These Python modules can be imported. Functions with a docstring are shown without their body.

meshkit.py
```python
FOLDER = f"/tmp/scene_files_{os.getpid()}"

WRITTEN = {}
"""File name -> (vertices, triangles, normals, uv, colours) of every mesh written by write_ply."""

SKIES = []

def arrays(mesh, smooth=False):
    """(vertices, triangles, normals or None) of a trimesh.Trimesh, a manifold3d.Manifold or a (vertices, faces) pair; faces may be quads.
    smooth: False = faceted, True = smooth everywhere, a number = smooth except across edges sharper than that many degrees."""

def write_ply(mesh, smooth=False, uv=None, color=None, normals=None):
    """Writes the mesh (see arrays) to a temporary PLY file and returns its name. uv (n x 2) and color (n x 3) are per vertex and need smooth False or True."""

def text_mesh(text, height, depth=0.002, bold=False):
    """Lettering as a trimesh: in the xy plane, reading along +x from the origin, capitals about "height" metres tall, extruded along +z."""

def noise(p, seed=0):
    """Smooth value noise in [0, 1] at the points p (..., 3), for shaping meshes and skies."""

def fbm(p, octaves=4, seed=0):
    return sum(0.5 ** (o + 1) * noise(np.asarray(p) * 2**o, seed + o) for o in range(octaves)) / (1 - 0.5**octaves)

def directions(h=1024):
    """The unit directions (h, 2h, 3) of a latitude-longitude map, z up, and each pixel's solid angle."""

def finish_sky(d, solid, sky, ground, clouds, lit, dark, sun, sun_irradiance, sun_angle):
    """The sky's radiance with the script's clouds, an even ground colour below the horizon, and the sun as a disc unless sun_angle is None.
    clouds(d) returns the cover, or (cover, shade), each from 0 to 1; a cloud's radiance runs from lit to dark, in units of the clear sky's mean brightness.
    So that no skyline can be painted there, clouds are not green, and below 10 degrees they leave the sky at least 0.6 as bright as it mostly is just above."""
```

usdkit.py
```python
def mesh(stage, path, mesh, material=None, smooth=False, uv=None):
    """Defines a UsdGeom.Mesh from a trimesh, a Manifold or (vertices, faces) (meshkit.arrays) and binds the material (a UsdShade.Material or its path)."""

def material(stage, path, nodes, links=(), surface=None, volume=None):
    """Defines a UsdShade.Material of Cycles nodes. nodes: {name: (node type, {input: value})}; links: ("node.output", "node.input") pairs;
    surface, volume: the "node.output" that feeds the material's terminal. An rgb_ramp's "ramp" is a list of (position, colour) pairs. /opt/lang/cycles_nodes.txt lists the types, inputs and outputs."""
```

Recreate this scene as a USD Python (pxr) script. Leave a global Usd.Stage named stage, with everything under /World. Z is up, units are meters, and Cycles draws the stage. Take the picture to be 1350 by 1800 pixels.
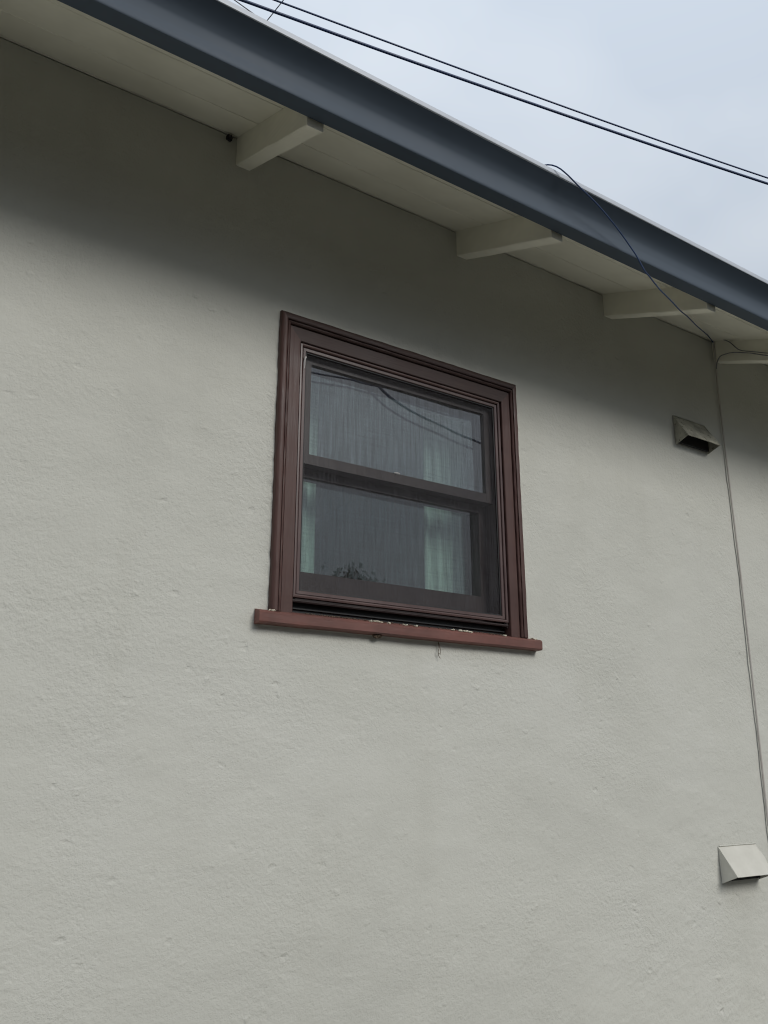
import math
import numpy as np
import trimesh
import usdkit
import meshkit
from pxr import Usd, UsdGeom, UsdLux, UsdShade, Gf, Sdf, Vt

stage = Usd.Stage.CreateInMemory()
UsdGeom.SetStageUpAxis(stage, UsdGeom.Tokens.z)
UsdGeom.SetStageMetersPerUnit(stage, 1.0)
UsdGeom.Xform.Define(stage, '/World')
UsdGeom.Scope.Define(stage, '/World/Looks')

# ------------------------------------------------------------------ camera
EXPOSURE = 0.36
CAM = np.array([0.0, -1.65, 1.60])
FW = np.array([0.5299813, 0.79686862, 0.29003487])
RT = np.array([0.83265959, -0.55378516, 0.0])
UP = np.cross(RT, FW)
cam = UsdGeom.Camera.Define(stage, '/World/camera')
cam.AddTransformOp().Set(Gf.Matrix4d(*[float(x) for x in (*RT, 0, *UP, 0, *(-FW), 0, *CAM, 1)]))
cam.CreateHorizontalApertureAttr(36.0)
cam.CreateVerticalApertureAttr(48.0)
cam.CreateFocalLengthAttr(36.0 * 1476.654 / 1350.0)
cam.CreateClippingRangeAttr(Gf.Vec2f(0.05, 2000))
cam.CreateExposureAttr(EXPOSURE)

# ------------------------------------------------------------------ sky and sun (overcast)
SUN_DIR = np.array([0.26, -1.0, 0.71])
SUN_DIR /= np.linalg.norm(SUN_DIR)
SUN_ELEV = math.asin(SUN_DIR[2])
SUN_ROT = math.atan2(SUN_DIR[0], SUN_DIR[1])
SKY_STRENGTH = 0.094
SUN_INTENSITY = 0.37
SUN_ANGLE = 23.5
CLOUD_LIT = (6.45, 7.0, 7.65)
CLOUD_DARK = (5.5, 6.15, 7.0)

sky_mat = usdkit.material(stage, '/World/Looks/overcast_sky', {
    'sky': ('sky_texture', {'sky_type': 'single_scattering', 'sun_disc': False, 'sun_elevation': SUN_ELEV, 'sun_rotation': SUN_ROT}),
    'tc': ('texture_coordinate', {}),
    'map': ('mapping', {'mapping_type': 'point', 'scale': (1.0, 1.0, 1.8)}),
    'n1': ('noise_texture', {'scale': 3.6, 'detail': 3.0, 'roughness': 0.45, 'distortion': 0.3}),
    'sep': ('separate_xyz', {}),
    'grad': ('map_range', {'from_min': 0.0, 'from_max': 1.0, 'to_min': 0.45, 'to_max': 1.22, 'clamp': True}),
    'gm': ('mix_color', {'blend_type': 'multiply', 'fac': 1.0, 'use_clamp': False}),
    'ramp': ('rgb_ramp', {'ramp': [(0.34, CLOUD_DARK), (0.62, CLOUD_LIT)]}),
    'mix': ('mix_color', {'blend_type': 'mix', 'fac': 0.93, 'use_clamp': False}),
    'bg': ('background_shader', {'strength': SKY_STRENGTH}),
}, [('tc.generated', 'map.vector'), ('map.vector', 'n1.vector'), ('n1.fac', 'ramp.fac'),
    ('sky.color', 'mix.a'), ('tc.generated', 'sep.vector'), ('sep.z', 'grad.value'),
    ('ramp.color', 'gm.a'), ('grad.result', 'gm.b'), ('gm.result', 'mix.b'), ('mix.result', 'bg.color')], surface='bg.background')
dome = UsdLux.DomeLight.Define(stage, '/World/sky')
dome.CreateIntensityAttr(1.0)
UsdShade.MaterialBindingAPI.Apply(dome.GetPrim()).Bind(sky_mat)
dome.GetPrim().SetCustomDataByKey('kind', 'structure')

sun = UsdLux.DistantLight.Define(stage, '/World/sun')
sun.CreateIntensityAttr(SUN_INTENSITY)
sun.CreateAngleAttr(SUN_ANGLE)
sun.CreateNormalizeAttr(True)
sun.CreateColorAttr(Gf.Vec3f(1.0, 0.975, 0.93))
_x = np.cross([0, 0, 1.0], SUN_DIR); _x /= np.linalg.norm(_x)
_y = np.cross(SUN_DIR, _x)
sun.AddTransformOp().Set(Gf.Matrix4d(*[float(v) for v in (*_x, 0, *_y, 0, *SUN_DIR, 0, *(SUN_DIR * 50), 1)]))

rng = np.random.default_rng(7)

# ------------------------------------------------------------------ helpers
used = {}


def numbered(path):
    n = used.get(path, -1) + 1
    used[path] = n
    return path if n == 0 else f'{path}_{n:03d}'


def obj(name, mesh, mat, parent='/World', smooth=False):
    path = numbered(f'{parent}/{name}')
    return str(usdkit.mesh(stage, path, mesh, mat, smooth=smooth).GetPath())


def group(name, parent='/World', loc=None):
    path = numbered(f'{parent}/{name}')
    x = UsdGeom.Xform.Define(stage, path)
    if loc is not None:
        x.AddTranslateOp().Set(Gf.Vec3d(*map(float, loc)))
    return path


def tag(path, **kw):
    p = stage.GetPrimAtPath(path)
    for k, v in kw.items():
        p.SetCustomDataByKey(k, v)
    return path


def cat(*m):
    return trimesh.util.concatenate([x for x in m if x is not None])


def box(x0, x1, y0, y1, z0, z1):
    m = trimesh.creation.box((x1 - x0, y1 - y0, z1 - z0))
    m.apply_translation(((x0 + x1) / 2, (y0 + y1) / 2, (z0 + z1) / 2))
    return m


def loft(rings, caps=True):
    """Closed solid through rings (n, k, 3) of a closed outline."""
    rings = np.asarray(rings, float)
    n, k, _ = rings.shape
    v = rings.reshape(-1, 3)
    i, j = np.meshgrid(np.arange(n - 1), np.arange(k), indexing='ij')
    a, b = i * k + j, i * k + (j + 1) % k
    c, d = b + k, a + k
    f = np.concatenate([np.stack([a, b, c], -1).reshape(-1, 3), np.stack([a, c, d], -1).reshape(-1, 3)])
    if caps:
        import shapely
        for r, flip in ((rings[0], True), (rings[-1], False)):
            o = r.mean(0)
            nrm = sum(np.cross(r[q] - o, r[(q + 1) % k] - o) for q in range(k))
            nrm = nrm / max(np.linalg.norm(nrm), 1e-12)
            e1 = np.cross(nrm, [0.31, 0.77, 0.55]); e1 /= np.linalg.norm(e1)
            e2 = np.cross(nrm, e1)
            p2 = np.stack([(r - o) @ e1, (r - o) @ e2], 1)
            import mapbox_earcut as me
            t = np.asarray(me.triangulate_float64(p2, np.array([k], np.uint32))).reshape(-1, 3)
            base = 0 if flip else (n - 1) * k
            f = np.concatenate([f, t + base])
    m = trimesh.Trimesh(v, f, process=False)
    trimesh.repair.fix_normals(m)
    return m


def extrude_x(profile, xs, jitter=0.0, seed=0, fine=14.0):
    """A (y, z) outline drawn along x, its points wandering a little."""
    prof = np.asarray(profile, float)
    xs = np.asarray(xs, float)
    rings = np.empty((len(xs), len(prof), 3))
    rings[:, :, 0] = xs[:, None]
    rings[:, :, 1:] = prof[None]
    if jitter:
        p = rings.reshape(-1, 3) * fine
        p = p + np.tile(np.arange(len(prof)) * 0.7, len(xs))[:, None]
        rings[:, :, 1] += ((meshkit.fbm(p, 3, seed) - 0.5) * 2 * jitter).reshape(len(xs), -1)
        rings[:, :, 2] += ((meshkit.fbm(p + 37.7, 3, seed + 5) - 0.5) * 2 * jitter).reshape(len(xs), -1)
    return loft(rings)


def frame_sides(profile, rect, sides='LTRB', seg=24, jitter=0.0, seed=0, cut_bottom=None, kz=1.0):
    """Members of a mitred frame. profile: (u, v): u outward from the opening rect, v towards the viewer (-y). rect: x0, x1, z0, z1.
    cut_bottom: z at which upright members end square instead of mitred."""
    x0, x1, z0, z1 = rect
    prof = np.asarray(profile, float)
    u, v = prof[:, 0], prof[:, 1]
    corner = {'BL': np.stack([x0 - u, -v, (z0 - u) if cut_bottom is None else np.full(len(u), cut_bottom)], 1),
              'TL': np.stack([x0 - u, -v, z1 + u * kz], 1), 'TR': np.stack([x1 + u, -v, z1 + u * kz], 1),
              'BR': np.stack([x1 + u, -v, (z0 - u) if cut_bottom is None else np.full(len(u), cut_bottom)], 1)}
    ends = {'L': ('BL', 'TL'), 'T': ('TL', 'TR'), 'R': ('TR', 'BR'), 'B': ('BR', 'BL')}
    out = []
    for s in sides:
        a, b = corner[ends[s][0]], corner[ends[s][1]]
        t = np.linspace(0, 1, seg + 1)[:, None, None]
        rings = a[None] * (1 - t) + b[None] * t
        if jitter:
            p = rings.reshape(-1, 3) * 30 + np.tile(np.arange(len(u)) * 0.9, seg + 1)[:, None]
            w = (meshkit.fbm(p, 3, seed) - 0.5) * 2 * jitter
            w2 = (meshkit.fbm(p + 11.3, 3, seed + 3) - 0.5) * 2 * jitter
            k = 0 if s in 'LR' else 2
            rings = rings.copy()
            edge = np.tile(np.clip(u / max(u.max(), 1e-9), 0, 1), seg + 1)
            rings[:, :, k] += (w * edge).reshape(seg + 1, -1)
            rings[:, :, 1] += (w2 * 0.5).reshape(seg + 1, -1)
        out.append(loft(rings))
    return out


def smooth_path(pts, n=60):
    from scipy.interpolate import PchipInterpolator
    pts = np.asarray(pts, float)
    d = np.r_[0, np.cumsum(np.linalg.norm(np.diff(pts, axis=0), axis=1))]
    return PchipInterpolator(d, pts)(np.linspace(0, d[-1], n))


def tube(pts, r, sides=8, n=None):
    pts = smooth_path(pts, n) if n else np.asarray(pts, float)
    t = np.gradient(pts, axis=0)
    t /= np.linalg.norm(t, axis=1, keepdims=True)
    ref = np.array([0.13, 0.21, 0.97]) if abs(t[0] @ np.array([0.13, 0.21, 0.97])) < 0.9 else np.array([0.9, 0.3, 0.1])
    rr = np.broadcast_to(r, (len(pts),))
    rings = []
    for p, d, q in zip(pts, t, rr):
        a = ref - d * (ref @ d); a /= np.linalg.norm(a)
        b = np.cross(d, a)
        ref = a
        th = np.arange(sides) * 2 * np.pi / sides
        rings.append(p + q * (np.cos(th)[:, None] * a + np.sin(th)[:, None] * b))
    return loft(rings)


# ------------------------------------------------------------------ materials
def looks(name):
    return '/World/Looks/' + name


def painted(name, color, color2=None, rough=0.45, grain_scale=(30, 30, 30), grain=0.15, dist=0.002, spec=0.4, blotch=6.0, speck=None, speck_at=0.70):
    """Paint: two near tones in soft blotches, fine relief along the grain, optional sparse specks of another colour."""
    color2 = color2 or tuple(c * 0.85 for c in color)
    nodes = {
        'geo': ('geometry', {}),
        'map': ('mapping', {'mapping_type': 'point', 'scale': grain_scale}),
        'nb': ('noise_texture', {'scale': blotch, 'detail': 5.0, 'roughness': 0.65}),
        'ramp': ('rgb_ramp', {'ramp': [(0.35, color2), (0.65, color)]}),
        'ng': ('noise_texture', {'scale': 1.0, 'detail': 4.0, 'roughness': 0.6}),
        'bump': ('bump', {'strength': grain, 'distance': dist}),
        'rr': ('map_range', {'from_min': 0.3, 'from_max': 0.7, 'to_min': rough - 0.08, 'to_max': rough + 0.10, 'clamp': True}),
        'p': ('principled_bsdf', {'specular_ior_level': spec}),
    }
    links = [('geo.position', 'map.vector'), ('map.vector', 'ng.vector'), ('geo.position', 'nb.vector'), ('nb.fac', 'ramp.fac'),
             ('ng.fac', 'bump.height'), ('bump.normal', 'p.normal'), ('nb.fac', 'rr.value'), ('rr.result', 'p.roughness')]
    if speck:
        nodes['ns'] = ('noise_texture', {'scale': 2.2, 'detail': 6.0, 'roughness': 0.7})
        nodes['sr'] = ('rgb_ramp', {'ramp': [(speck_at, (0, 0, 0)), (speck_at + 0.02, (1, 1, 1))]})
        nodes['sb'] = ('rgb_to_bw', {})
        nodes['sm'] = ('mix_color', {'b': speck})
        links += [('map.vector', 'ns.vector'), ('ns.fac', 'sr.fac'), ('sr.color', 'sb.color'), ('sb.val', 'sm.fac'), ('ramp.color', 'sm.a'), ('sm.result', 'p.base_color')]
    else:
        links.append(('ramp.color', 'p.base_color'))
    return usdkit.material(stage, looks(name), nodes, links, surface='p.BSDF')


STUCCO = (0.555, 0.552, 0.498)
stucco = usdkit.material(stage, looks('painted_stucco'), {
    'geo': ('geometry', {}),
    'n_big': ('noise_texture', {'scale': 1.6, 'detail': 4.0, 'roughness': 0.6, 'distortion': 0.5}),
    'ramp': ('rgb_ramp', {'ramp': [(0.30, tuple(c * 0.925 for c in STUCCO)), (0.5, STUCCO), (0.72, (0.575, 0.572, 0.522))]}),
    'n_dirt': ('noise_texture', {'scale': 55.0, 'detail': 5.0, 'roughness': 0.7}),
    'dirt_f': ('map_range', {'from_min': 0.62, 'from_max': 0.78, 'to_min': 0.0, 'to_max': 0.28, 'clamp': True}),
    'dirt': ('mix_color', {'b': (0.36, 0.35, 0.31)}),
    'smap': ('mapping', {'mapping_type': 'point', 'scale': (7.0, 7.0, 0.9)}),
    'n_str': ('noise_texture', {'scale': 1.0, 'detail': 4.0, 'roughness': 0.6}),
    'str_f': ('map_range', {'from_min': 0.56, 'from_max': 0.76, 'to_min': 0.0, 'to_max': 0.16, 'clamp': True}),
    'streak': ('mix_color', {'b': (0.40, 0.385, 0.325)}),
    'n_mid': ('noise_texture', {'scale': 95.0, 'detail': 5.0, 'roughness': 0.60, 'distortion': 0.0}),
    'n_fine': ('noise_texture', {'scale': 260.0, 'detail': 3.0, 'roughness': 0.6}),
    'patch': ('noise_texture', {'scale': 3.0, 'detail': 3.0}),
    'patch_f': ('map_range', {'from_min': 0.35, 'from_max': 0.7, 'to_min': 0.25, 'to_max': 1.0, 'clamp': True}),
    'b_mid': ('bump', {'strength': 0.5, 'distance': 0.0034}),
    'vmap': ('mapping', {'mapping_type': 'point', 'scale': (56.0, 56.0, 78.0)}),
    'vwarp': ('noise_texture', {'scale': 60.0, 'detail': 2.0}),
    'vadd': ('mix_vector', {'fac': 0.55}),
    'vor': ('voronoi_texture', {'scale': 1.0, 'randomness': 1.0}),
    'vsep': ('separate_color', {}),
    'vpick': ('map_range', {'from_min': 0.70, 'from_max': 0.97, 'to_min': 0.0, 'to_max': 1.0, 'clamp': True}),
    'vsign': ('map_range', {'from_min': 0.30, 'from_max': 0.32, 'to_min': -1.0, 'to_max': 1.0, 'clamp': True}),
    'vdome': ('map_range', {'range_type': 'smoothstep', 'from_min': 0.34, 'from_max': 0.05, 'to_min': 0.0, 'to_max': 1.0, 'clamp': True}),
    'vm1': ('math', {'math_type': 'multiply'}), 'vm2': ('math', {'math_type': 'multiply'}), 'vm3': ('math', {'math_type': 'multiply'}),
    'b_dab': ('bump', {'strength': 1.0, 'distance': 0.0022}),
    'b_fine': ('bump', {'strength': 0.55, 'distance': 0.0013}),
    'p': ('principled_bsdf', {'roughness': 0.85, 'specular_ior_level': 0.18}),
}, [('geo.position', f'{n}.vector') for n in ('n_big', 'n_dirt', 'n_mid', 'n_fine', 'patch')] + [
    ('n_big.fac', 'ramp.fac'), ('n_dirt.fac', 'dirt_f.value'), ('dirt_f.result', 'dirt.fac'), ('ramp.color', 'dirt.a'), ('geo.position', 'smap.vector'), ('smap.vector', 'n_str.vector'), ('n_str.fac', 'str_f.value'), ('str_f.result', 'streak.fac'), ('dirt.result', 'streak.a'), ('streak.result', 'p.base_color'),
    ('patch.fac', 'patch_f.value'), ('patch_f.result', 'b_mid.strength'), ('n_mid.fac', 'b_mid.height'),
    ('geo.position', 'vwarp.vector'), ('geo.position', 'vmap.vector'), ('vmap.vector', 'vadd.a'), ('vwarp.color', 'vadd.b'), ('vadd.result', 'vor.vector'),
    ('vor.color', 'vsep.color'), ('vsep.r', 'vpick.value'), ('vsep.g', 'vsign.value'), ('vor.distance', 'vdome.value'),
    ('vpick.result', 'vm1.value1'), ('vdome.result', 'vm1.value2'), ('vm1.value', 'vm2.value1'), ('vsign.result', 'vm2.value2'), ('vm2.value', 'vm3.value1'), ('patch_f.result', 'vm3.value2'),
    ('vm3.value', 'b_dab.height'), ('b_mid.normal', 'b_dab.normal'),
    ('n_fine.fac', 'b_fine.height'), ('b_dab.normal', 'b_fine.normal'), ('b_fine.normal', 'p.normal')], surface='p.BSDF')

M = {
    'casing_v': painted('brown_casing_paint', (0.086, 0.044, 0.037), (0.068, 0.035, 0.030), 0.46, (90, 90, 7), 0.4, 0.003, 0.30, 7.0, (0.20, 0.15, 0.13), 0.735),
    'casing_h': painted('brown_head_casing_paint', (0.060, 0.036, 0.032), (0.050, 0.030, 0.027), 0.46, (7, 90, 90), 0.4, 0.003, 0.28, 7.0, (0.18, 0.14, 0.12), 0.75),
    'sill': painted('weathered_sill_paint', (0.185, 0.080, 0.065), (0.130, 0.063, 0.053), 0.5, (8, 60, 60), 0.4, 0.003, 0.32, 9.0, (0.30, 0.22, 0.18), 0.74),
    'alu': painted('brown_aluminium', (0.095, 0.058, 0.053), (0.08, 0.048, 0.044), 0.34, (20, 20, 20), 0.05, 0.001, 0.5, 8.0),
    'sash': painted('dark_brown_sash', (0.034, 0.023, 0.022), (0.027, 0.018, 0.018), 0.40, (20, 60, 20), 0.1, 0.001, 0.5, 8.0),
    'black': painted('black_rubber_seal', (0.010, 0.009, 0.010), (0.007, 0.007, 0.008), 0.5, (20, 20, 20), 0.05, 0.001, 0.4),
    'gutter': painted('slate_gutter_paint', (0.071, 0.092, 0.119), (0.061, 0.080, 0.105), 0.60, (3, 40, 40), 0.06, 0.001, 0.22, 3.0),
    'bead': painted('pale_gutter_bead', (0.50, 0.53, 0.58), (0.42, 0.45, 0.50), 0.45, (3, 40, 40), 0.06, 0.001, 0.5, 5.0),
    'soffit': painted('cream_soffit_paint', (0.82, 0.795, 0.675), (0.74, 0.715, 0.60), 0.55, (3, 60, 60), 0.5, 0.003, 0.3, 5.0, (0.22, 0.20, 0.16), 0.76),
    'rafter': painted('cream_rafter_paint', (0.84, 0.815, 0.69), (0.76, 0.735, 0.62), 0.55, (50, 4, 50), 0.5, 0.003, 0.3, 8.0, (0.25, 0.22, 0.17), 0.76),
    'vent': painted('painted_vent_sheet', (0.60, 0.585, 0.525), (0.54, 0.525, 0.465), 0.55, (40, 40, 40), 0.25, 0.002, 0.35, 16.0, (0.26, 0.24, 0.20), 0.74),
    'cable': painted('dark_cable_sheath', (0.022, 0.050, 0.135), (0.018, 0.040, 0.110), 0.5, (20, 20, 20), 0.05, 0.001),
    'wallcable': painted('wall_painted_cable', (0.52, 0.50, 0.46), (0.40, 0.36, 0.33), 0.6, (60, 60, 4), 0.2, 0.001, 0.3, 4.0),
    'grey_wire': painted('grey_wire', (0.22, 0.22, 0.23), None, 0.5),
    'curtain': usdkit.material(stage, looks('pale_curtain_cloth'), {
        'd': ('diffuse_bsdf', {'color': (0.74, 0.80, 0.76)}), 't': ('translucent_bsdf', {'color': (0.72, 0.80, 0.75)}), 'm': ('mix_closure', {'fac': 0.3})},
        [('d.BSDF', 'm.closure1'), ('t.BSDF', 'm.closure2')], surface='m.closure'),
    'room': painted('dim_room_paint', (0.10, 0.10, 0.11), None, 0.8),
    'roofing': painted('dark_roofing', (0.07, 0.07, 0.075), (0.05, 0.05, 0.055), 0.85, (40, 40, 40), 0.5, 0.01),
    'flake': painted('bare_paint_flake', (0.62, 0.58, 0.47), (0.40, 0.36, 0.28), 0.8, (90, 90, 90), 0.4, 0.002, 0.3, 60.0),
    'debris': painted('dry_debris', (0.14, 0.10, 0.07), (0.05, 0.04, 0.03), 0.9, (90, 90, 90), 0.4, 0.002, 0.3, 90.0),
    'caulk': painted('white_caulk', (0.62, 0.60, 0.58), None, 0.5),
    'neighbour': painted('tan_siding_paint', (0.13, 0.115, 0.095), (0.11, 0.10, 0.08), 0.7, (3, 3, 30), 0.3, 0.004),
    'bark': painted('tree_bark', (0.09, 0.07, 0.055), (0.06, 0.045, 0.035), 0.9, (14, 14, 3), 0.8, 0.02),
}
M['vent_old'] = painted('mildewed_vent_sheet', (0.46, 0.44, 0.36), (0.24, 0.235, 0.195), 0.65, (34, 34, 34), 0.3, 0.002, 0.3, 24.0, (0.11, 0.105, 0.085), 0.60)


def glass(name, ior, ripple):
    return usdkit.material(stage, looks(name), {
        'geo': ('geometry', {}), 'ior': ('map_range', {'to_min': ior, 'to_max': 1 / ior}), 'fr': ('fresnel', {}),
        't': ('transparent_bsdf', {'color': (0.90, 0.985, 0.955)}), 'g': ('glossy_bsdf', {'color': (1, 1, 1), 'roughness': 0.0}),
        'wn': ('noise_texture', {'scale': 5.0, 'detail': 1.0}), 'wb': ('bump', {'strength': 0.2, 'distance': ripple}),
        'm': ('mix_closure', {})},
        [('geo.position', 'wn.vector'), ('wn.fac', 'wb.height'), ('wb.normal', 'g.normal'), ('geo.backfacing', 'ior.value'), ('ior.result', 'fr.IOR'),
         ('fr.fac', 'm.fac'), ('t.BSDF', 'm.closure1'), ('g.BSDF', 'm.closure2')], surface='m.closure')


M['glass_upper'], M['glass_lower'] = glass('coated_upper_glass', 2.6, 0.0016), glass('coated_lower_glass', 2.05, 0.0012)
M['screen'] = usdkit.material(stage, looks('insect_screen_mesh'), {
    'geo': ('geometry', {}),
    'mv': ('mapping', {'mapping_type': 'point', 'scale': (170.0, 1.0, 7.0)}), 'mh': ('mapping', {'mapping_type': 'point', 'scale': (9.0, 1.0, 190.0)}),
    'nv': ('noise_texture', {'scale': 1.0, 'detail': 3.0, 'roughness': 0.7}), 'nh': ('noise_texture', {'scale': 1.0, 'detail': 3.0, 'roughness': 0.7}),
    'add': ('mix_float', {'fac': 0.27}),
    'fac': ('map_range', {'from_min': 0.37, 'from_max': 0.63, 'to_min': 0.12, 'to_max': 0.46, 'clamp': True}),
    't': ('transparent_bsdf', {'color': (1, 1, 1)}), 'd': ('principled_bsdf', {'base_color': (0.038, 0.035, 0.036), 'roughness': 0.6, 'specular_ior_level': 0.2}),
    'm': ('mix_closure', {})},
    [('geo.position', 'mv.vector'), ('geo.position', 'mh.vector'), ('mv.vector', 'nv.vector'), ('mh.vector', 'nh.vector'), ('nv.fac', 'add.a'), ('nh.fac', 'add.b'),
     ('add.result', 'fac.value'), ('fac.result', 'm.fac'), ('t.BSDF', 'm.closure1'), ('d.BSDF', 'm.closure2')], surface='m.closure')
M['leaf'] = usdkit.material(stage, looks('dark_leaf'), {
    'geo': ('geometry', {}), 'r': ('rgb_ramp', {'ramp': [(0.0, (0.025, 0.042, 0.018)), (1.0, (0.06, 0.085, 0.035))]}),
    'p': ('principled_bsdf', {'roughness': 0.55}), 'tr': ('translucent_bsdf', {'color': (0.06, 0.09, 0.03)}), 'm': ('mix_closure', {'fac': 0.25})},
    [('geo.random_per_island', 'r.fac'), ('r.color', 'p.base_color'), ('p.BSDF', 'm.closure1'), ('tr.BSDF', 'm.closure2')], surface='m.closure')
M['lawn'] = painted('dry_lawn', (0.046, 0.052, 0.027), (0.036, 0.033, 0.022), 0.9, (40, 40, 40), 0.8, 0.02, 0.2, 2.0)
M['path'] = usdkit.material(stage, looks('pale_concrete'), {
    'geo': ('geometry', {}), 'n': ('noise_texture', {'scale': 1.3, 'detail': 7.0, 'roughness': 0.65}),
    'r': ('rgb_ramp', {'ramp': [(0.35, (0.45, 0.435, 0.39)), (0.62, (0.54, 0.52, 0.475))]}),
    'b': ('bump', {'strength': 0.5, 'distance': 0.02}), 'p': ('principled_bsdf', {'roughness': 0.9})},
    [('geo.position', 'n.vector'), ('n.fac', 'r.fac'), ('r.color', 'p.base_color'), ('n.fac', 'b.height'), ('b.normal', 'p.normal')], surface='p.BSDF')

# ------------------------------------------------------------------ ground
g = trimesh.Trimesh([(-300, -300, 0), (300, -300, 0), (300, 300, 0), (-300, 300, 0)], [(0, 1, 2), (0, 2, 3)], process=False)
tag(obj('ground', g, M['lawn']), kind='structure')
pv = extrude_x([(-1.75, -0.05), (-1.75, 0.035), (-1.735, 0.05), (-0.012, 0.05), (-0.012, -0.05)], np.linspace(-4, 12, 33), 0.002, 81, 2.0)
tag(obj('path', pv, M['path']), kind='structure')

# ------------------------------------------------------------------ the house
house = tag(group('house'), label='pale grey stucco house wall with brown window under a blue-grey guttered eave', category='house')
PITCH = 0.4167
ZR = 3.022             # rafter underside at the wall


def under(y):          # underside of the rafters
    return ZR + PITCH * y


# window position on the wall
WX0, WX1 = 0.8475, 1.4885         # inner edges of the casing
CASE_W = 0.056
HEAD = 0.067 / 0.056        # the head casing is a little wider than the jambs
CASE_TOP = 2.5890                # inner edge of the head casing
SILL_Z = 1.928

# -- wall: a displaced stucco skin where the photograph sees it
gx = np.arange(-0.60, 3.6001, 0.005)
gz = np.arange(0.0, 3.1041, 0.005)
X, Z = np.meshgrid(gx, gz, indexing='ij')
P = np.stack([X, np.zeros_like(X), Z], -1)
h = (meshkit.fbm(P * 2.1, 3, 1) - 0.5) * 0.007
h += (meshkit.fbm(P * [9, 1, 14] + 3.1, 3, 2) - 0.5) * 0.0034
rough = np.clip((meshkit.fbm(P * 1.7 + 9.2, 3, 3) - 0.36) * 3.2, 0.15, 1.0) * np.clip(1.25 - (Z - 0.9) * 0.40, 0.35, 1.0) * np.clip(1.15 - 0.10 * X, 0.6, 1.2)
h += (meshkit.fbm(P * [34, 1, 48] + 1.7, 3, 4) - 0.5) * 0.0020 * rough
ridge = 1 - np.abs(2 * meshkit.fbm(P * [16, 1, 30] + [0, 0, 5] + 2.0 * meshkit.noise(P * 5)[..., None], 3, 8) - 1)
h += np.clip(ridge - 0.90, 0, 1) * 0.008 * rough
# single trowel dabs and pocks, thicker in some patches
dr = np.random.default_rng(17)
for q in range(3000):
    px_, pz_ = dr.uniform(-0.1, 3.0), dr.uniform(0.75, 3.0)
    i0, j0 = int((px_ + 0.6) / 0.005), int(pz_ / 0.005)
    if dr.random() > 0.12 + 0.88 * (rough[i0, j0] - 0.15) ** 1.5:
        continue
    ra, rb, an = dr.uniform(0.0035, 0.009), dr.uniform(0.0030, 0.0046), dr.normal(0.1, 0.8)
    amp = dr.uniform(0.0005, 0.0017) * dr.uniform(0.4, 1.0) * (1 if dr.random() < 0.78 else -0.7)
    w_ = 8
    sl = (slice(max(i0 - w_, 0), i0 + w_), slice(max(j0 - w_, 0), j0 + w_))
    ax, az = X[sl] - px_, Z[sl] - pz_
    ua, ub = ax * math.cos(an) + az * math.sin(an), -ax * math.sin(an) + az * math.cos(an)
    h[sl] += amp * np.exp(-(ua / ra) ** 2 - (ub / rb) ** 2)
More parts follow.
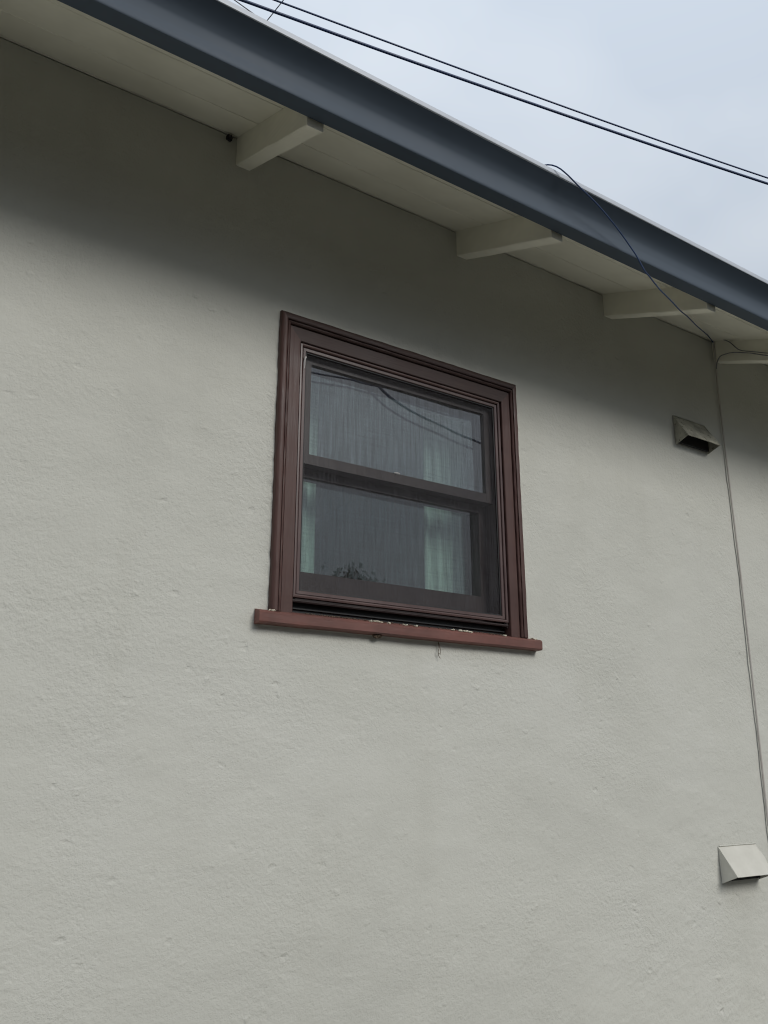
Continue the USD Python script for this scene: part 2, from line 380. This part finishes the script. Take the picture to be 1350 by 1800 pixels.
# plaster drawn up against the casing edge
dx = np.maximum(np.maximum(WX0 - CASE_W - X, X - WX1 - CASE_W), 0)
dz = np.maximum(Z - CASE_TOP - CASE_W * HEAD, 0)
dcase = np.where(Z > SILL_Z - 0.03, np.hypot(dx, dz), 1.0)
h += np.exp(-dcase / 0.012) * (0.003 + 0.006 * meshkit.fbm(P * [45, 1, 45] + 7.7, 2, 21))
V = np.stack([X, -h, Z], -1).reshape(-1, 3)
nx, nz = X.shape
ii, jj = np.meshgrid(np.arange(nx - 1), np.arange(nz - 1), indexing='ij')
cx, cz = gx[ii] + 0.0025, gz[jj] + 0.0025
keep = ~((cx > WX0 - 0.030) & (cx < WX1 + 0.030) & (cz > SILL_Z - 0.02) & (cz < CASE_TOP + 0.030))
a = (ii * nz + jj)[keep]
F = np.concatenate([np.stack([a, a + nz, a + nz + 1], 1), np.stack([a, a + nz + 1, a + 1], 1)])
obj('wall', trimesh.Trimesh(V, F, process=False), stucco, house, smooth=True)
# -- the rest of the shell, out of the frame
obj('wall', box(-4, -0.603, 0.001, 0.13, 0, 3.09), stucco, house)
obj('wall', box(3.603, 8, 0.001, 0.13, 0, 3.09), stucco, house)
obj('wall', box(-4, 8, 9.45, 9.58, 0, 3.0), stucco, house)
for xg in (-4.0, 7.87):
    pts = np.array([(0.14, 0), (9.44, 0), (9.44, 3.0), (4.8, 5.05), (0.14, 3.1)])
    obj('wall', loft([[(xg, *q) for q in pts], [(xg + 0.13, *q) for q in pts]]), stucco, house)
rt = 0.105
roof_prof = [(-0.402, under(-0.402) + rt), (4.8, under(4.8) + rt), (10.0, under(-0.40) + rt), (10.0, under(-0.40) + rt + 0.025), (4.8, under(4.8) + rt + 0.025), (-0.402, under(-0.402) + rt + 0.025)]
obj('roof', extrude_x(roof_prof, [-4.3, 8.3]), M['roofing'], house)
# -- soffit boards along the eave
s = -0.372
k = 0
for w in (0.118, 0.128, 0.124, 0.14):
    e = min(s + w, 0.10)
    d0, d1 = rng.uniform(-0.0006, 0.0006, 2)
    prof = [(s, under(s) + 0.083 + d0), (s + 0.0015, under(s) + 0.0822 + d0), (e - 0.0022, under(e - 0.0022) + 0.0822 + d1), (e - 0.001, under(e) + 0.083 + d1), (e - 0.001, under(e) + 0.101), (s, under(s) + 0.101)]
    obj('soffit_board', extrude_x(prof, np.linspace(-4, 8, 241), 0.0008, 30 + k, 5.0), M['soffit'], house)
    s = e; k += 1
# -- rafter tails
RX = [-1.36, -0.69, -0.02, 0.677, 1.371, 1.990, 2.571, 3.18, 3.80]
for n, xr in enumerate(RX):
    w = 0.0195
    rr = np.random.default_rng(50 + n)
    ys = np.linspace(-0.3745, 0.11, 40)
    rings = []
    c = 0.0025
    for y in ys:
        z0, z1 = under(y), under(y) + 0.0825
        jw = (meshkit.noise(np.array([y * 22, n * 3.1, 0.2])) - 0.5) * 0.0022
        jz = (meshkit.noise(np.array([y * 18, n * 5.3, 4.2])) - 0.5) * 0.0026
        rings.append([(xr - w + jw, y, z0 + c + jz), (xr - w + c + jw, y, z0 + jz), (xr + w - c + jw * .5, y, z0 + jz * .5), (xr + w + jw * .5, y, z0 + c + jz), (xr + w, y, z1), (xr - w, y, z1)])
    obj('rafter_tail', loft(rings), M['rafter'], house)
# dark stub by the first rafter
st = trimesh.creation.icosphere(2, 0.008); st.vertices *= 1 + 0.4 * (np.random.default_rng(5).random((len(st.vertices), 1)) - .5)
st.apply_translation((0.634, -0.006, 3.088))
obj('bolt_head', st, M['black'], house)
# -- gutter
zg = 2.8835
outer = [(-0.3765, 2.992), (-0.3765, zg + 0.002), (-0.379, zg), (-0.4140, zg), (-0.4163, zg + 0.0025)]
t = np.linspace(0, 1, 14)
# front: leans back a little, then rolls out to the lip
yy = np.interp(t, [0, 0.28, 0.50, 0.68, 0.86, 1.0], [-0.4163, -0.4140, -0.4160, -0.4250, -0.4390, -0.4530])
zz = zg + 0.0025 + np.interp(t, [0, 0.28, 0.50, 0.68, 0.86, 1.0], [0, 0.028, 0.049, 0.065, 0.079, 0.0885])
front = list(zip(yy[1:], zz[1:]))
inner = [(y + 0.0016, z + 0.0012) for y, z in reversed(front)] + [(-0.413, zg + 0.002), (-0.379, zg + 0.002), (-0.3750, zg + 0.003), (-0.3750, 2.992)]
gut_prof = outer + front + inner
gxs = np.unique(np.r_[np.linspace(-4, 8, 240)])
obj('gutter', extrude_x(gut_prof, gxs, 0.0009, 61, 1.6), M['gutter'], house, smooth=35)
bz = front[-1][1]
bead = [(-0.4515, bz - 0.0005), (-0.4545, bz + 0.0005), (-0.4552, bz + 0.003), (-0.4545, bz + 0.0125), (-0.4510, bz + 0.0150), (-0.4470, bz + 0.0140), (-0.4480, bz + 0.002)]
obj('gutter_bead', extrude_x(bead, gxs, 0.0009, 61, 1.6), M['bead'], house, smooth=35)


# -- sheet metal vent hoods
def hood(x0, x1, zb, zt, out, lift, seed, sheet_mat='vent'):
    hd = group('vent_hood', house, (0, 0, 0))
    r = np.random.default_rng(seed)
    tck = 0.0022

    def sheet(quad):
        q = np.asarray(quad, float)
        nrm = np.cross(q[1] - q[0], q[3] - q[0]); nrm /= np.linalg.norm(nrm)
        m = 9
        uu, vv = np.meshgrid(np.linspace(0, 1, m), np.linspace(0, 1, m), indexing='ij')
        pts = (q[0] * ((1 - uu) * (1 - vv))[..., None] + q[1] * (uu * (1 - vv))[..., None] + q[2] * (uu * vv)[..., None] + q[3] * ((1 - uu) * vv)[..., None])
        wob = (meshkit.fbm(pts * 28 + seed, 2, seed) - 0.5) * 0.004
        front_, back_ = pts + nrm * wob[..., None], pts + nrm * (wob - tck)[..., None]
        v = np.concatenate([front_.reshape(-1, 3), back_.reshape(-1, 3)])
        f = []
        for i in range(m - 1):
            for j in range(m - 1):
                a = i * m + j
                f += [(a, a + m, a + m + 1), (a, a + m + 1, a + 1)]
                b = a + m * m
                f += [(b, b + m + 1, b + m), (b, b + 1, b + m + 1)]
        rim = [i * m for i in range(m)] + [(m - 1) * m + j for j in range(1, m)] + [i * m + m - 1 for i in range(m - 2, -1, -1)] + list(range(m - 2, 0, -1))
        for p, q2 in zip(rim, rim[1:] + rim[:1]):
            f += [(p, p + m * m, q2), (q2, p + m * m, q2 + m * m)]
        msh = trimesh.Trimesh(v, f, process=False)
        trimesh.repair.fix_normals(msh)
        return msh
    A, B = (x0, -0.001, zt), (x1, -0.001, zt + 0.001)
    Fl, Fr = (x0 - 0.002, -out, zb + lift), (x1 + 0.001, -out, zb + lift - 0.001)
    Wl, Wr = (x0 + 0.001, -0.001, zb), (x1, -0.001, zb)
    obj('hood', sheet([Fl, Fr, B, A]), M[sheet_mat], hd)
    mid = lambda p, q: tuple((np.array(p) + np.array(q)) / 2)
    obj('side_panel', sheet([Wl, Fl, mid(Fl, A), A]), M[sheet_mat], hd)
    obj('side_panel', sheet([Fr, Wr, B, mid(Fr, B)]), M[sheet_mat], hd)
    obj('vent_opening', box(x0 + 0.008, x1 - 0.008, -0.012, -0.004, zb + 0.006, zt - 0.030), M['black'], hd)
    rim = [tube([(x0 + 0.002, -0.004, zt + 0.001), (x1, -0.004, zt + 0.001)], 0.0016, 6, 12)]
    obj('caulk_line', cat(*rim), stucco, hd)


hood(2.272, 2.443, 2.634, 2.740, 0.054, 0.018, 3, 'vent_old')
hood(2.266, 2.447, 1.277, 1.377, 0.058, 0.022, 5)

# ------------------------------------------------------------------ the window
win = group('window', house)
case_prof = [(0, -0.02), (0, 0.0105), (0.0015, 0.012), (0.0290, 0.012), (0.0295, 0.0085), (0.0312, 0.0085), (0.0318, 0.0160), (0.0345, 0.0182), (0.0370, 0.0174),
             (0.0378, 0.0150), (0.0390, 0.0150), (0.0398, 0.0190), (0.0430, 0.0205), (0.0500, 0.0200), (0.0548, 0.0160), (0.056, 0.012), (0.056, -0.02)]
rect = (WX0, WX1, SILL_Z, CASE_TOP)
for sd, msh in zip('LTR', frame_sides(case_prof, rect, 'LTR', 60, 0.0015, 4, cut_bottom=SILL_Z - 0.004, kz=HEAD)):
    obj('casing', msh, M['casing_h' if sd == 'T' else 'casing_v'], win, smooth=25)
# sill
pj = 0.026
sill_prof = [(0.05, 1.8945), (-0.006, 1.8935), (-pj + 0.003, 1.8942), (-pj, 1.8972), (-pj - 0.0005, 1.9160), (-pj + 0.003, 1.9205), (-0.008, 1.9245), (0.010, 1.9300), (0.05, 1.9330)]
obj('sill', extrude_x(sill_prof, np.r_[0.762, 0.7635, np.linspace(0.7655, 1.579, 90), 1.5815, 1.583], 0.0014, 71, 16.0), M['sill'], win, smooth=30)
# outer window frame lining the opening
OX0, OX1, OZ0, OZ1 = 0.866, 1.466, 1.977, 2.570
lin = [(0, 0.002), (0.020, 0.002), (0.020, -0.13), (0, -0.13)]
for msh in frame_sides(lin, (OX0, OX1, 1.966, OZ1), 'LTR', 2):
    obj('jamb', msh, M['sash'], win)
# screen frame: thin aluminium bars, a step and a bead
scr = [(0.0, -0.004), (0.0, 0.0042), (0.0012, 0.0056), (0.0075, 0.0058), (0.0085, 0.0040), (0.0098, 0.0040), (0.0105, 0.0085), (0.0130, 0.0098), (0.0165, 0.0092), (0.0170, 0.006), (0.0170, -0.004)]
for msh in frame_sides(scr, (OX0, OX1, OZ0, OZ1), 'LTRB', 10, 0.0003, 9):
    obj('screen_frame', msh, M['alu'], win, smooth=30)
spl = [(-0.0032, 0.0005), (-0.0032, 0.002), (0.0004, 0.0022), (0.0004, 0.0005)]
obj('screen_spline', cat(*frame_sides(spl, (OX0, OX1, OZ0, OZ1), 'LTRB', 2)), M['black'], win)
sq = trimesh.Trimesh([(OX0 + 0.001, 0.0009, OZ0 + 0.001), (OX1 - 0.001, 0.0009, OZ0 + 0.001), (OX1 - 0.001, 0.0009, OZ1 - 0.001), (OX0 + 0.001, 0.0009, OZ1 - 0.001)], [(0, 1, 2), (0, 2, 3)], process=False)
obj('insect_screen', sq, M['screen'], win)
# bottom track below the screen
obj('bottom_track', cat(extrude_x([(0.014, 1.926), (0.014, 1.9575), (0.09, 1.962), (0.09, 1.926)], [0.849, 1.4865]),
                        extrude_x([(0.014, 1.9365), (0.0085, 1.9370), (0.0085, 1.9395), (0.014, 1.9405)], [0.8495, 1.486])), M['black'], win)
obj('track_lip', extrude_x([(0.0125, 1.9515), (-0.0030, 1.9505), (-0.0045, 1.9535), (-0.0030, 1.9565), (0.0125, 1.9570)], np.linspace(0.849, 1.4865, 12)), M['sash'], win, smooth=40)


def sash(name, xo0, xo1, zo0, zo1, xi0, xi1, zi0, zi1, yf, yb):
    c = 0.002
    parts = [box(xo0, xi0, yf, yb, zo0, zo1), box(xi1, xo1, yf, yb, zo0, zo1), box(xi0, xi1, yf + 0.0004, yb - 0.0004, zi1, zo1), box(xi0, xi1, yf + 0.0004, yb - 0.0004, zo0, zi0)]
    # glazing bead stepping down to the glass
    bead_ = frame_sides([(0, -(yf + 0.0075)), (0.0, -(yf + 0.005)), (0.004, -(yf + 0.001)), (0.004, -(yf + 0.0075))], (xi0 - 0.0005, xi1 + 0.0005, zi0 - 0.0005, zi1 + 0.0005), 'LTRB', 2)
    return obj(name, cat(*parts, *bead_), M['sash'], win)


sash('upper_sash', OX0 + 0.0004, OX1 - 0.0004, 2.2885, 2.5695, 0.8915, 1.4425, 2.314, 2.5505, 0.0135, 0.045)
sash('lower_sash', OX0 + 0.0004, OX1 - 0.0004, 1.9665, 2.312, 0.8960, 1.4410, 2.034, 2.268, 0.0475, 0.080)
for (x0, x1, z0, z1, y) in ((0.8915, 1.4425, 2.314, 2.5505, 0.0210), (0.8960, 1.4410, 2.034, 2.268, 0.0550)):
    # one sealed double unit: front face and, slightly out of true, back face
    p = box(x0 - 0.003, x1 + 0.003, y, y + 0.018, z0 - 0.003, z1 + 0.003)
    bk = p.vertices[:, 1] > y + 0.009
    p.vertices[bk, 1] += (p.vertices[bk, 2] - (z0 + z1) / 2) * 0.006 + (p.vertices[bk, 0] - (x0 + x1) / 2) * 0.002
    obj('pane', p, M['glass_upper' if z0 > 2.2 else 'glass_lower'], win)
# sash lock blob on the meeting rail
lk = trimesh.creation.icosphere(2, 0.006); lk.apply_scale((1.6, 0.5, 0.5)); lk.apply_translation((1.146, 0.0130, 2.3145))
obj('paint_drip', lk, M['caulk'], win)
# curl of loose caulk on the left jamb of the screen
cl = [(0.8648, -0.0075, 2.553), (0.8610, -0.0110, 2.549), (0.8588, -0.0125, 2.537), (0.8590, -0.0110, 2.520)]
obj('caulk_strip', tube(cl, np.linspace(0.0024, 0.0012, 20), 6, 20), M['caulk'], win)

# flakes and crumbs on the sill
for n, (x, sx, n_) in enumerate([(1.070, 0.020, 5), (1.100, 0.010, 3), (1.146, 0.010, 3), (1.175, 0.008, 3), (1.290, 0.009, 4), (1.318, 0.016, 5), (1.345, 0.014, 4), (1.046, 0.006, 2), (1.462, 0.010, 3), (0.795, 0.014, 3), (1.560, 0.016, 4)]):
    r = np.random.default_rng(100 + n)
    parts = []
    for q in range(n_):
        m = trimesh.creation.icosphere(1, 1.0)
        m.vertices *= 1 + 0.5 * (r.random((len(m.vertices), 1)) - 0.5)
        m.apply_scale((sx * r.uniform(0.25, 0.5), 0.004 * r.uniform(0.6, 1.2), 0.0022 * r.uniform(0.6, 1.5)))
        m.apply_transform(trimesh.transformations.rotation_matrix(r.uniform(-0.35, 0.35), (0, 1, 0)))
        m.apply_translation((x + sx * r.uniform(-0.7, 0.7), (-0.021 if 0.8 < x < 1.53 else -0.016) + r.uniform(-0.002, 0.004), 1.9215 + r.uniform(0, 0.0022)))
        parts.append(m)
    obj('paint_flake', cat(*parts), M['flake'], win)
r = np.random.default_rng(9)
cr = []
for q in range(190):
    m = trimesh.creation.icosphere(0, 1.0)
    m.apply_scale((r.uniform(.0008, .0026), r.uniform(.0008, .002), r.uniform(.0008, .0018)))
    y = r.uniform(-0.022, 0.0)
    m.apply_translation((r.choice([r.uniform(0.88, 1.12), r.uniform(0.88, 1.48)]), y, 1.9205 + (y + 0.026) * 0.26 + 0.0012))
    cr.append(m)
p_ = obj('crumb', cat(*cr), M['debris'], win)
tag(p_, kind='stuff')
# cobweb wisps hanging under the sill
w1 = tube([(1.252, -0.006, 1.8945), (1.2535, -0.008, 1.876), (1.250, -0.009, 1.868), (1.2535, -0.007, 1.858), (1.258, -0.007, 1.853)], 0.0007, 5, 24)
w2 = tube([(1.252, -0.006, 1.8945), (1.2575, -0.008, 1.872), (1.2565, -0.009, 1.862), (1.252, -0.007, 1.866)], 0.0006, 5, 20)
obj('cobweb_wisp', cat(w1, w2), M['debris'], win)
bl = trimesh.creation.icosphere(2, 0.011); bl.vertices *= 1 + 0.5 * (np.random.default_rng(2).random((len(bl.vertices), 1)) - .5)
bl.apply_scale((1.1, 0.6, 0.6)); bl.apply_translation((1.070, -0.012, 1.8925))
obj('mud_nest', bl, M['debris'], win)

# ------------------------------------------------------------------ dim room behind the window
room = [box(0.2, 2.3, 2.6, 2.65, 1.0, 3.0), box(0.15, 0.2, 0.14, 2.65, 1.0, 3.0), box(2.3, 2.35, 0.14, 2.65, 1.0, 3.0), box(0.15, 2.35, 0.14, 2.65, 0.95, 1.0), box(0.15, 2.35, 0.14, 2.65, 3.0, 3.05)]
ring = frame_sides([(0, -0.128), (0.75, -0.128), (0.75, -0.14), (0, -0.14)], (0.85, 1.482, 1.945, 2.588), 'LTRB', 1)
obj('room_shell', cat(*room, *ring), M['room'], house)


def curtain(x0, x1, label, seed):
    xs = np.linspace(x0, x1, 60)
    zs = np.linspace(1.99, 2.80, 30)
    XX, ZZ = np.meshgrid(xs, zs, indexing='ij')
    YY = 0.150 + 0.010 * np.sin((XX - x0) * 150 + seed + 0.4 * np.sin(ZZ * 5)) + 0.006 * (meshkit.noise(np.stack([XX * 40, ZZ * 3, XX * 0 + seed], -1)) - .5)
    v = np.concatenate([np.stack([XX, YY, ZZ], -1).reshape(-1, 3), np.stack([XX, YY + 0.0015, ZZ], -1).reshape(-1, 3)])
    m = len(zs); f = []
    for i in range(len(xs) - 1):
        for j in range(m - 1):
            a = i * m + j; b = a + len(xs) * m
            f += [(a, a + m, a + m + 1), (a, a + m + 1, a + 1), (b, b + m + 1, b + m), (b, b + 1, b + m + 1)]
    tag(obj('curtain', trimesh.Trimesh(v, f, process=False), M['curtain'], smooth=True), label=label, category='curtain', group='curtains behind the window')


curtain(0.84, 0.985, 'narrow strip of pale green curtain behind the left edge of the lower window pane', 1)
curtain(1.328, 1.502, 'wide pale green curtain behind the right part of the lower window pane', 4)

# ------------------------------------------------------------------ cables
tag(obj('overhead_cable', tube([(-6.0, 3.55, 5.95), (1.5, 2.1807, 6.10), (2.4398, 2.0185, 6.097), (3.8711, 1.7573, 6.097), (5.746, 1.3954, 6.10), (16.0, -0.9, 6.45)], 0.0098, 8, 80), M['cable']),
    label='thicker, lower one of the two dark cables crossing the sky above the gutter', category='cable', group='overhead cables in the sky')
tag(obj('overhead_cable', tube([(-6.0, 3.42, 5.95), (1.6686, 2.0686, 6.10), (2.3923, 1.947, 6.098), (3.8152, 1.7024, 6.097), (5.6832, 1.355, 6.10), (16.0, -0.95, 6.45)], 0.0062, 8, 80), M['cable']),
    label='thinner, upper one of the two dark cables crossing the sky above the gutter', category='cable', group='overhead cables in the sky')
tag(obj('overhead_wire', tube([(1.85, 0.75, 6.16), (1.7180, 2.0358, 6.11), (1.6982, 2.2315, 6.107), (1.58, 3.4, 6.12)], 0.0032, 6, 30), M['grey_wire']),
    label='short thin grey wire slanting across both overhead cables at the top', category='wire')
tag(obj('overhead_wire', tube([(0.4, 2.02, 6.16), (1.4623, 2.2058, 6.10), (1.5367, 2.2193, 6.10), (2.9, 2.46, 6.2)], 0.0032, 6, 30), M['grey_wire']),
    label='tiny bit of thin dark wire beside the gutter top left of the cables', category='wire')
drop = [(1.20, -0.33, 3.05), (1.262, -0.40, 3.014), (1.2828, -0.452, 2.9985), (1.3015, -0.465, 2.9868), (1.3262, -0.468, 2.9745), (1.3622, -0.466, 2.9613), (1.4241, -0.460, 2.945),
        (1.5059, -0.447, 2.9195), (1.592, -0.434, 2.876), (1.6391, -0.431, 2.8316), (1.6776, -0.42, 2.8264), (1.7267, -0.40, 2.8320), (1.7873, -0.38, 2.8372), (1.8568, -0.355, 2.8439), (1.992, -0.292, 2.8883), (2.1719, -0.20, 2.9551), (2.3656, -0.10, 3.0336), (2.528, -0.014, 3.096), (2.545, -0.009, 3.092)]
tag(obj('drop_cable', tube(drop, 0.0018, 8, 140), M['cable']), label='thin dark cable looping over the gutter and down to the wall under the eave', category='cable')
wc = [(2.5480, -0.0095, 3.1000), (2.5450, -0.0075, 2.98), (2.5405, -0.0070, 2.8916), (2.5402, -0.0070, 2.7153), (2.5371, -0.0070, 2.2397), (2.5289, -0.0070, 1.8244), (2.5177, -0.0070, 1.4277), (2.505, -0.0070, 0.6)]
tag(obj('wall_cable', tube(wc, 0.0033, 8, 120), M['wallcable']), label='thin painted cable running down the stucco right of the vent hoods', category='cable')
tag(obj('rafter_cable', tube([(2.544, -0.0100, 2.985), (2.541, -0.0228, 3.016), (2.540, -0.0382, 3.0253), (2.540, -0.0659, 3.0224), (2.540, -0.1308, 2.9965), (2.540, -0.2116, 2.9505), (2.540, -0.34, 2.885)], 0.0021, 6, 60), M['grey_wire']),
    label='lower of two thin cables curving along the side of the rightmost rafter tail', category='cable', group='cables along the last rafter tail')
tag(obj('rafter_cable', tube([(2.544, -0.030, 3.098), (2.540, -0.072, 3.0675), (2.540, -0.111, 3.0163), (2.540, -0.1618, 2.9868), (2.540, -0.2121, 2.9596), (2.540, -0.34, 2.893)], 0.0018, 6, 60), M['grey_wire']),
    label='upper of two thin cables curving along the side of the rightmost rafter tail', category='cable', group='cables along the last rafter tail')
# cables across the yard, seen mirrored in the upper pane
tag(obj('yard_cable', tube([(-8, -8.2, 5.6), (0.5, -4.6, 4.62), (2.5724, -3.536, 4.4776), (2.7471, -3.4521, 4.4672), (2.9618, -3.3472, 4.4398), (3.2151, -3.2187, 4.389), (3.5063, -3.0666, 4.3005), (5.0, -2.3, 3.9)], 0.0075, 8, 90), M['cable']),
    label='straight dark cable mirrored in the top left corner of the upper pane', category='cable')
tag(obj('yard_cable', tube([(2.2, -3.1, 5.1), (2.9521, -3.0063, 4.3627), (3.0667, -2.992, 4.2603), (3.2372, -2.9478, 4.1327), (3.4131, -2.8733, 4.0353), (3.5995, -2.778, 3.9419), (3.778, -2.6731, 3.8572), (4.1126, -2.4431, 3.7002), (6.0, -1.2, 2.95)], 0.0085, 8, 90), M['cable']),
    label='sagging dark cable mirrored across the right half of the upper pane', category='cable')

# ------------------------------------------------------------------ across the yard (lights, shades and mirrors into the picture)
nb = tag(group('neighbour_house'), label='tan gabled neighbouring house across the side yard behind the camera', category='house')
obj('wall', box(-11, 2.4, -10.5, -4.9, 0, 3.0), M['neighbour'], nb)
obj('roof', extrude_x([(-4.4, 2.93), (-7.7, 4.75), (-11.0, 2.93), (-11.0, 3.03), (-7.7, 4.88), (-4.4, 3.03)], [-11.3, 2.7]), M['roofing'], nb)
wf = group('window', nb)
obj('frame', cat(*frame_sides([(0, -0.0), (0.08, 0.0), (0.08, -0.03), (0, -0.03)], (-1.2, 0.0, 1.1, 2.3), 'LTRB', 1)).apply_translation((0, -4.9, 0)), M['caulk'], wf)
obj('pane', box(-1.2, 0.0, -4.9, -4.885, 1.1, 2.3), M['black'], wf)


fe = tag(group('board_fence'), label='weathered dark board fence along the side yard behind the camera', category='fence')
fr_ = np.random.default_rng(77)
for q in range(84):
    xb = -6.0 + q * 0.145
    hb = 1.86 + fr_.uniform(-0.012, 0.012)
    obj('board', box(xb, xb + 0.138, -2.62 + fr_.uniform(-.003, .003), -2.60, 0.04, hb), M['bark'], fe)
for zr in (0.4, 1.5):
    obj('rail', box(-6.0, 6.2, -2.665, -2.627, zr, zr + 0.09), M['bark'], fe)


def tree(x, y, height, spread, label, seed, n=5200, pointed=True):
    r = np.random.default_rng(seed)
    tr = tag(group('tree', '/World', (x, y, 0)), label=label, category='tree', group='trees across the yard')
    pts = [(0, 0, -0.1), (0.05, 0.03, height * 0.3), (-0.03, 0.06, height * 0.6), (0.02, 0, height * 0.93)]
    trunk = tube(pts, np.linspace(0.10, 0.012, 24), 8, 24)
    limbs = [trunk]
    ends = []
    for q in range(30):
        hz = height * r.uniform(0.25, 0.95)
        a = r.uniform(0, 2 * np.pi)
        reach = spread * (1.05 - (hz / height) ** 1.6 * (0.92 if pointed else 0.35)) * r.uniform(0.55, 1.0)
        e = np.array([math.cos(a) * reach, math.sin(a) * reach, min(hz + reach * r.uniform(0.1, 0.5), height)])
        limbs.append(tube([(0, 0, hz - 0.12), tuple(e * [0.5, 0.5, 1] - [0, 0, 0.06]), tuple(e)], np.linspace(0.022, 0.006, 8), 5, 8))
        ends.append((np.array([0, 0, hz]), e))
    obj('trunk', cat(*limbs), M['bark'], tr)
    v, f = [], []
    for q in range(n):
        b, e = ends[r.integers(len(ends))]
        c = b + (e - b) * r.uniform(0.25, 1.08) + r.normal(0, 0.13, 3) * [1, 1, 0.8]
        L = r.uniform(0.05, 0.12)
        d = r.normal(0, 1, 3); d /= np.linalg.norm(d)
        s_ = np.cross(d, r.normal(0, 1, 3)); s_ /= np.linalg.norm(s_)
        k0 = len(v)
        v += [c - d * L / 2, c + s_ * L * .28, c + d * L / 2, c - s_ * L * .28]
        f += [(k0, k0 + 1, k0 + 2), (k0, k0 + 2, k0 + 3)]
    obj('crown', trimesh.Trimesh(v, f, process=False), M['leaf'], tr)


tree(5.07, -6.60, 3.86, 0.70, 'small pointed dark tree mirrored at the bottom of the lower pane', 31)
tree(7.15, -5.50, 4.15, 0.95, 'bushy dark tree mirrored in the right edge of the lower pane', 32, pointed=False)
tree(3.3, -6.2, 3.1, 0.9, 'low rounded tree at the corner of the neighbouring house', 33, pointed=False)
